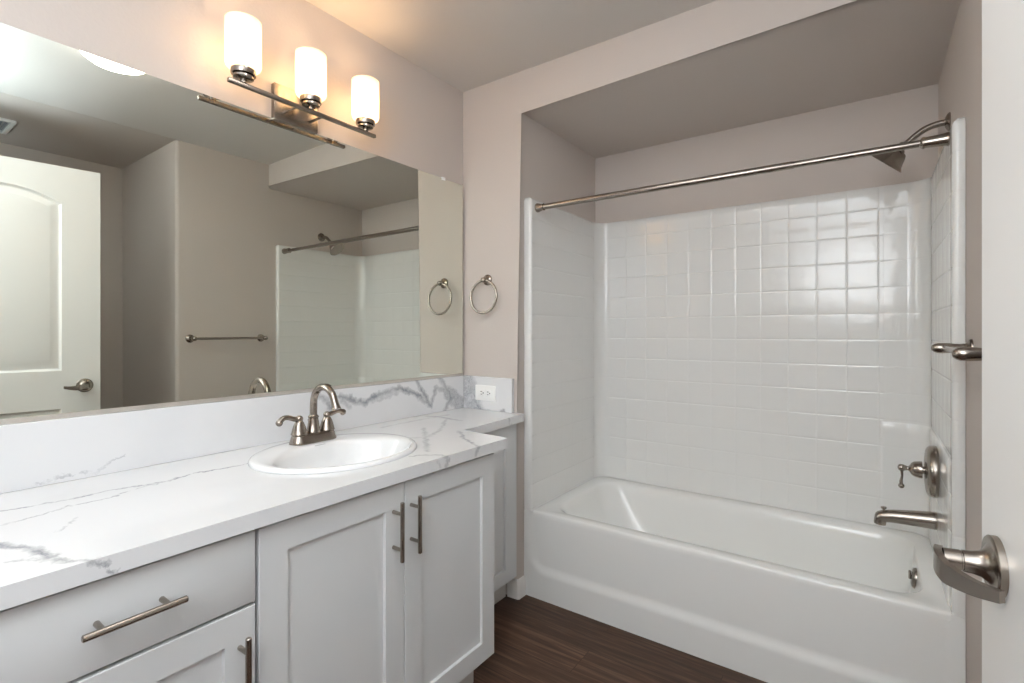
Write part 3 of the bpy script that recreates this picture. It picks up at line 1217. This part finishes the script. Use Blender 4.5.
def side_path(sgn):
    """front strip, rounded nose, inner face up to the cove; sgn=+1 left panel, -1 right panel; s = y"""
    xw = XA + 0.0012 if sgn > 0 else XB - 0.0012
    xi = SL if sgn > 0 else SR
    r = 0.014
    P = side_nose(sgn, xw, xi, r)
    for y in dens(SF + r + 0.002, SB - CR, VY_G):
        P.append((xi, y, sgn, 0, y))
    return P


FAD_SIDE = lambda s: (1.3, 0.6) if s > 0 else (0.7, 0.0)
simple('left_panel', M_TILE, lambda bm: panel(bm, side_path(1), VY_G, lambda s: 0.0, FAD_SIDE), sur, angle=70)
simple('right_panel', M_TILE, lambda bm: panel(bm, side_path(-1), VY_G, lambda s: sstep(SF + 0.05, SF + 0.075, s), FAD_SIDE), sur, angle=70)


def back_path():
    P = []
    for k in range(9):
        t = pi / 2 * k / 8
        P.append((SL + CR - CR * cos(t), SB - CR + CR * sin(t), cos(t), -sin(t), SL - 0.05 + 0.003 * k))
    for x in dens(SL + CR + 0.002, SR - CR - 0.002, VX_G + [1.6845, 1.688]):
        P.append((x, SB, 0, -1, x))
    for k in range(9):
        t = pi / 2 * (1 - k / 8)
        P.append((SR - CR + CR * cos(t), SB - CR + CR * sin(t), -cos(t), -sin(t), SR + 0.02 + 0.003 * k))
    return P


simple('back_panel', M_TILE, lambda bm: panel(bm, back_path(), VX_G, lambda s: sstep(1.680, 1.690, s), lambda s: (1.0, 1.0) if SL + 0.05 < s < 1.69 else (0.4, 0.0)), sur, angle=70)

# ---------------------------------------------------------------- curtain rod
RY, RZ = 0.100, 1.805
crod = thing('shower_curtain_rod', 'brushed nickel shower curtain rod across the tub alcove', 'curtain rod', (1.10, RY, RZ))
xj = 1.43
simple('outer_tube', M_NICK, lambda bm: lathe(bm, (SL + 0.040, RY, RZ), (1, 0, 0), [(0, 0.0130), (xj - SL - 0.042, 0.0130), (xj - SL - 0.040, 0.0122)], 24), crod)
simple('inner_tube', M_NICK, lambda bm: lathe(bm, (xj + 0.0002, RY, RZ), (1, 0, 0), [(0, 0.0112), (SR - 0.071 - xj, 0.0112)], 24), crod)
simple('end_cap', M_NICK2, lambda bm: lathe(bm, (SL + 0.0012, RY, RZ), (1, 0, 0), [(0, 0.0205), (0.003, 0.0215), (0.010, 0.0200), (0.026, 0.0158), (0.036, 0.0145), (0.0365, 0.0165), (0.0385, 0.0165), (0.0388, 0.0135)], 26), crod)
simple('end_cap', M_NICK2, lambda bm: lathe(bm, (SR - 0.0012, RY, RZ), (-1, 0, 0), [(0, 0.0205), (0.003, 0.0210), (0.012, 0.0190), (0.050, 0.0165), (0.058, 0.0160), (0.0582, 0.0180), (0.0640, 0.0180), (0.0685, 0.0125)], 26), crod)

# ---------------------------------------------------------------- shower head
FY = 0.42
shw = thing('showerhead', 'bell-shaped nickel shower head on a bent arm over the tub', 'shower head', (SR, FY, 1.957))
ARM = spline([(XB - 0.001, FY, 1.957), (1.838, FY, 1.956), (1.806, FY, 1.947), (1.782, FY, 1.931), (1.762, FY, 1.913), (1.752, FY, 1.904)], 6)
simple('arm', M_NICK, lambda bm: tube(bm, ARM, 0.0108, 18), shw)
simple('flange', M_NICK2, lambda bm: lathe(bm, (XB - 0.0006, FY, 1.957), (-1, 0, 0), [(0, 0.032), (0.003, 0.032), (0.008, 0.026), (0.013, 0.016), (0.0135, 0.0100)], 28, True, False), shw)
hd = Vector((-0.66, 0.20, -0.72))


def head(bm):
    a = hd.normalized()
    o = Vector((1.749, FY, 1.9075))
    lathe(bm, o, a, [(0, 0.011), (0.003, 0.0145), (0.011, 0.0150), (0.017, 0.0125), (0.020, 0.0165), (0.024, 0.0205), (0.027, 0.0210), (0.029, 0.0280), (0.032, 0.0320), (0.040, 0.0370), (0.058, 0.0440), (0.070, 0.0490), (0.078, 0.0560), (0.082, 0.0605), (0.084, 0.0600), (0.083, 0.0550), (0.081, 0.0)], 36)


simple('head', M_NICK2, head, shw)

# ---------------------------------------------------------------- tub valve
VZ = 0.730
FACE = SR - 0.0043
val = thing('shower_valve', 'round nickel shower valve with a small hanging lever above the tub spout', 'shower valve', (FACE, FY, VZ))
simple('escutcheon', M_NICK, lambda bm: lathe(bm, (FACE - 0.0002, FY, VZ), (-1, 0, 0), [(0, 0.089), (0.008, 0.091), (0.020, 0.089), (0.026, 0.083), (0.030, 0.074), (0.033, 0.050), (0.034, 0.024)], 48), val)


def hub(bm):
    lathe(bm, (FACE - 0.0344, FY, VZ), (-1, 0, 0), [(0, 0.013), (0.006, 0.013), (0.0062, 0.030), (0.012, 0.0300), (0.028, 0.0270), (0.036, 0.0215), (0.041, 0.0125), (0.045, 0.0075), (0.049, 0.0072), (0.051, 0.0095), (0.055, 0.0098), (0.060, 0.0120), (0.066, 0.0125), (0.073, 0.0100), (0.077, 0.0)], 30)


hb = simple('hub', M_NICK2, hub, val)


def vlever(bm):
    x0 = FACE - 0.0344 - 0.064
    sp = spline([(x0, FY, VZ - 0.010), (x0 + 0.001, FY, VZ - 0.030), (x0 - 0.002, FY, VZ - 0.050), (x0 - 0.001, FY, VZ - 0.063)], 5)
    tube(bm, sp, [0.0055 - 0.0018 * sin(pi * min(1, i / 10)) for i in range(len(sp))], 14)
    ball(bm, (x0 - 0.001, FY, VZ - 0.066), 0.0095, 16)


simple('lever', M_NICK2, vlever, hb)

# ---------------------------------------------------------------- tub spout
SZ = 0.556
spo = thing('tub_spout', 'tapered nickel tub spout with a pull-up diverter knob', 'tub spout', (FACE, FY, SZ))


def tspout(bm):
    x0 = FACE - 0.0004
    secs = [(0.0, 0.0300, 0.0290, 0.0), (0.006, 0.0310, 0.0300, 0.0), (0.012, 0.0300, 0.0290, 0.0), (0.07, 0.0270, 0.0255, -0.004), (0.125, 0.0235, 0.0220, -0.009), (0.157, 0.0215, 0.0205, -0.015), (0.169, 0.0205, 0.0200, -0.020), (0.175, 0.0170, 0.0180, -0.023), (0.178, 0.0100, 0.0110, -0.025)]
    R = []
    n = 28
    for d, rz, ry, dz in secs:
        R.append([(x0 - d, FY + ry * cos(2 * pi * k / n), SZ + dz + rz * sin(2 * pi * k / n)) for k in range(n)])
    loft(bm, R, True, True)
    # down-turned outlet
    lathe(bm, (x0 - 0.160, FY, SZ - 0.020), (-0.10, 0, -1), [(0, 0.0185), (0.016, 0.0190), (0.0245, 0.0185), (0.0245, 0.0155), (0.018, 0.0150)], 26)


simple('body', M_NICK, tspout, spo)
simple('diverter_knob', M_NICK2, lambda bm: lathe(bm, (FACE - 0.150, FY, SZ + 0.0065), (-0.08, 0, 1), [(0, 0.0042), (0.006, 0.0042), (0.008, 0.008), (0.011, 0.0092), (0.014, 0.0085), (0.0155, 0.0)], 20), spo)

# ---------------------------------------------------------------- towel bar on the right wall
TBZ = 1.179
tb = thing('towel_bar', 'brushed nickel towel bar on the wall beside the tub', 'towel bar', (XB, -0.29, TBZ))
for y in (-0.509, -0.058):
    def tpost(bm):
        rose(bm, (XB, y, TBZ), (-1, 0, 0), 1.0)
        lathe(bm, (XB - 0.0171, y, TBZ), (-1, 0, 0), [(0, 0.0135), (0.008, 0.0120), (0.018, 0.0125), (0.030, 0.0140), (0.046, 0.0148), (0.056, 0.0142), (0.063, 0.0115), (0.068, 0.0070), (0.070, 0.0)], 26)
    simple('post', M_NICK2, tpost, tb)
simple('bar', M_NICK2, lambda bm: tube(bm, [(XB - 0.058, -0.509 + 0.012, TBZ), (XB - 0.058, -0.058 - 0.012, TBZ)], 0.0078, 18), tb)

# ---------------------------------------------------------------- the open door
TH = radians(6)
DW, DT, DZ0, DZ1 = 0.762, 0.035, 0.012, 2.082
door = thing('door_1', None, None, (1.7700, -0.990, 0.0))
structure(door, 'white arch-panelled door standing open, with a nickel lever handle', 'door')
# local axes: +X runs from the free edge to the hinges, +Y is the thickness away from the mirror
ang = math.atan2(-cos(TH), sin(TH))
door.rotation_euler = (0, 0, ang)
WORLD[door.name] = Matrix.Translation(Vector((1.7700, -0.990, 0.0))) @ Matrix.Rotation(ang, 4, 'Z')
# with this turn local +Y points to +x of the room (away from the mirror)


def arch(x0, x1, z0, z1, rise, d=0.0, n=24):
    """outline with a segment-arched top (crown `rise` above z1), drawn d further in"""
    w = (x1 - x0) / 2
    xc = (x0 + x1) / 2
    rad = (w * w + rise * rise) / (2 * rise)
    zc = z1 + rise - rad
    pts = [(x0 + d, z0 + d), (x1 - d, z0 + d)]
    for k in range(n + 1):
        x = x1 - d + (x0 - x1 + 2 * d) * k / n
        pts.append((x, zc + math.sqrt((rad - d) ** 2 - (x - xc) ** 2)))
    return pts


def rect_outline(x0, x1, z0, z1, d=0.0):
    return [(x0 + d, z0 + d), (x1 - d, z0 + d), (x1 - d, z1 - d), (x0 + d, z1 - d)]


def door_face(bm, yf, sg, panels):
    """one face with moulded panels; yf = face plane, sg = outward sign along local y"""
    def ring_(pts, y):
        return [bm.verts.new((x, y, z)) for x, z in pts]

    def quad(*pts):
        bm.faces.new(ring_(pts, yf))
    outl = [f(0.0) for f in panels]
    top, low = outl
    xl, xr = min(p[0] for p in top), max(p[0] for p in top)
    za, zb = low[0][1], low[2][1]
    zc = top[0][1]
    ztop = top[2][1]
    zs = [DZ0, za, zb, zc, ztop, DZ1]
    for z0, z1 in zip(zs, zs[1:]):
        quad((0, z0), (xl, z0), (xl, z1), (0, z1))
        quad((xr, z0), (DW, z0), (DW, z1), (xr, z1))
    quad((xl, DZ0), (xr, DZ0), (xr, za), (xl, za))
    quad((xl, zb), (xr, zb), (xr, zc), (xl, zc))
    crown = top[2:]
    for (xa, z0), (xb, z1) in zip(crown, crown[1:]):
        quad((xa, z0), (xb, z1), (xb, DZ1), (xa, DZ1))
    outer = ring_([(0, DZ0), (DW, DZ0), (DW, DZ1), (0, DZ1)], yf)
    loops = [outer] + [ring_(pn, yf) for pn in outl]
    for fn, lp in zip(panels, loops[1:]):
        prev = lp
        for d, dep in ((0.003, 0.0040), (0.009, 0.0105), (0.013, 0.0120), (0.017, 0.0118), (0.044, 0.0030), (0.047, 0.0025)):
            cur = ring_(fn(d), yf - sg * dep)
            for i in range(len(cur)):
                j = (i + 1) % len(cur)
                bm.faces.new((prev[i], prev[j], cur[j], cur[i]))
            prev = cur
        bm.faces.new(prev)
    return outer


def door_leaf(bm):
    pans = [lambda d: arch(0.158, DW - 0.158, 1.021, 1.887, 0.066, d), lambda d: rect_outline(0.158, DW - 0.158, 0.25, 0.823, d)]
    a = door_face(bm, 0.0, -1, pans)
    b = door_face(bm, DT, 1, pans)
    for i in range(4):
        j = (i + 1) % 4
        bm.faces.new((a[i], a[j], b[j], b[i]))
    bmesh.ops.remove_doubles(bm, verts=bm.verts, dist=0.00005)


local('leaf', M_DOOR, door_leaf, door, angle=18)
RT, RZ_ = 0.066, 0.938


def dose(bm):
    lathe(bm, (RT, -0.0003, RZ_), (0, -1, 0), [(0, 0.036), (0.007, 0.036), (0.0085, 0.0345), (0.0090, 0.031), (0.0085, 0.026), (0.012, 0.020), (0.017, 0.0155), (0.025, 0.0135), (0.034, 0.0130), (0.0345, 0.0118), (0.036, 0.0118), (0.0365, 0.0126), (0.0530, 0.0122)], 40)


dh = local('door_handle', M_NICK, dose, door)


def dlever(bm):
    # flat curved blade folding back from the end of the neck towards the hinges
    pts = [(RT - 0.010, -0.0555, 0.0118, 0.0), (RT + 0.006, -0.0595, 0.0124, -0.001), (RT + 0.022, -0.0590, 0.0126, -0.004), (RT + 0.036, -0.0535, 0.0118, -0.0075), (RT + 0.062, -0.0375, 0.0088, -0.0075), (RT + 0.084, -0.0190, 0.0066, -0.004)]
    sp = spline(pts, 6)
    th = 0.0042
    R = []
    for i, (x, y, h, dz) in enumerate(sp):
        a, b = sp[max(0, i - 1)], sp[min(len(sp) - 1, i + 1)]
        t = Vector((b[0] - a[0], b[1] - a[1])).normalized()
        nx, ny = -t.y * th, t.x * th
        z = RZ_ + dz
        R.append([(x + nx, y + ny, z - h), (x + nx, y + ny, z + h), (x - nx, y - ny, z + h), (x - nx, y - ny, z - h)])
    loft(bm, R, True, True)
    es = [e for e in bm.edges if len(e.link_faces) == 2 and e.calc_face_angle(0) > 0.8]
    bmesh.ops.bevel(bm, geom=es, offset=0.0012, segments=2, affect='EDGES', profile=0.5)


local('lever', M_NICK, dlever, dh)
local('latch_plate', M_NICK2, lambda bm: box(bm, -0.0012, -0.0002, 0.006, 0.029, RZ_ - 0.028, RZ_ + 0.028, 0.0004), door)
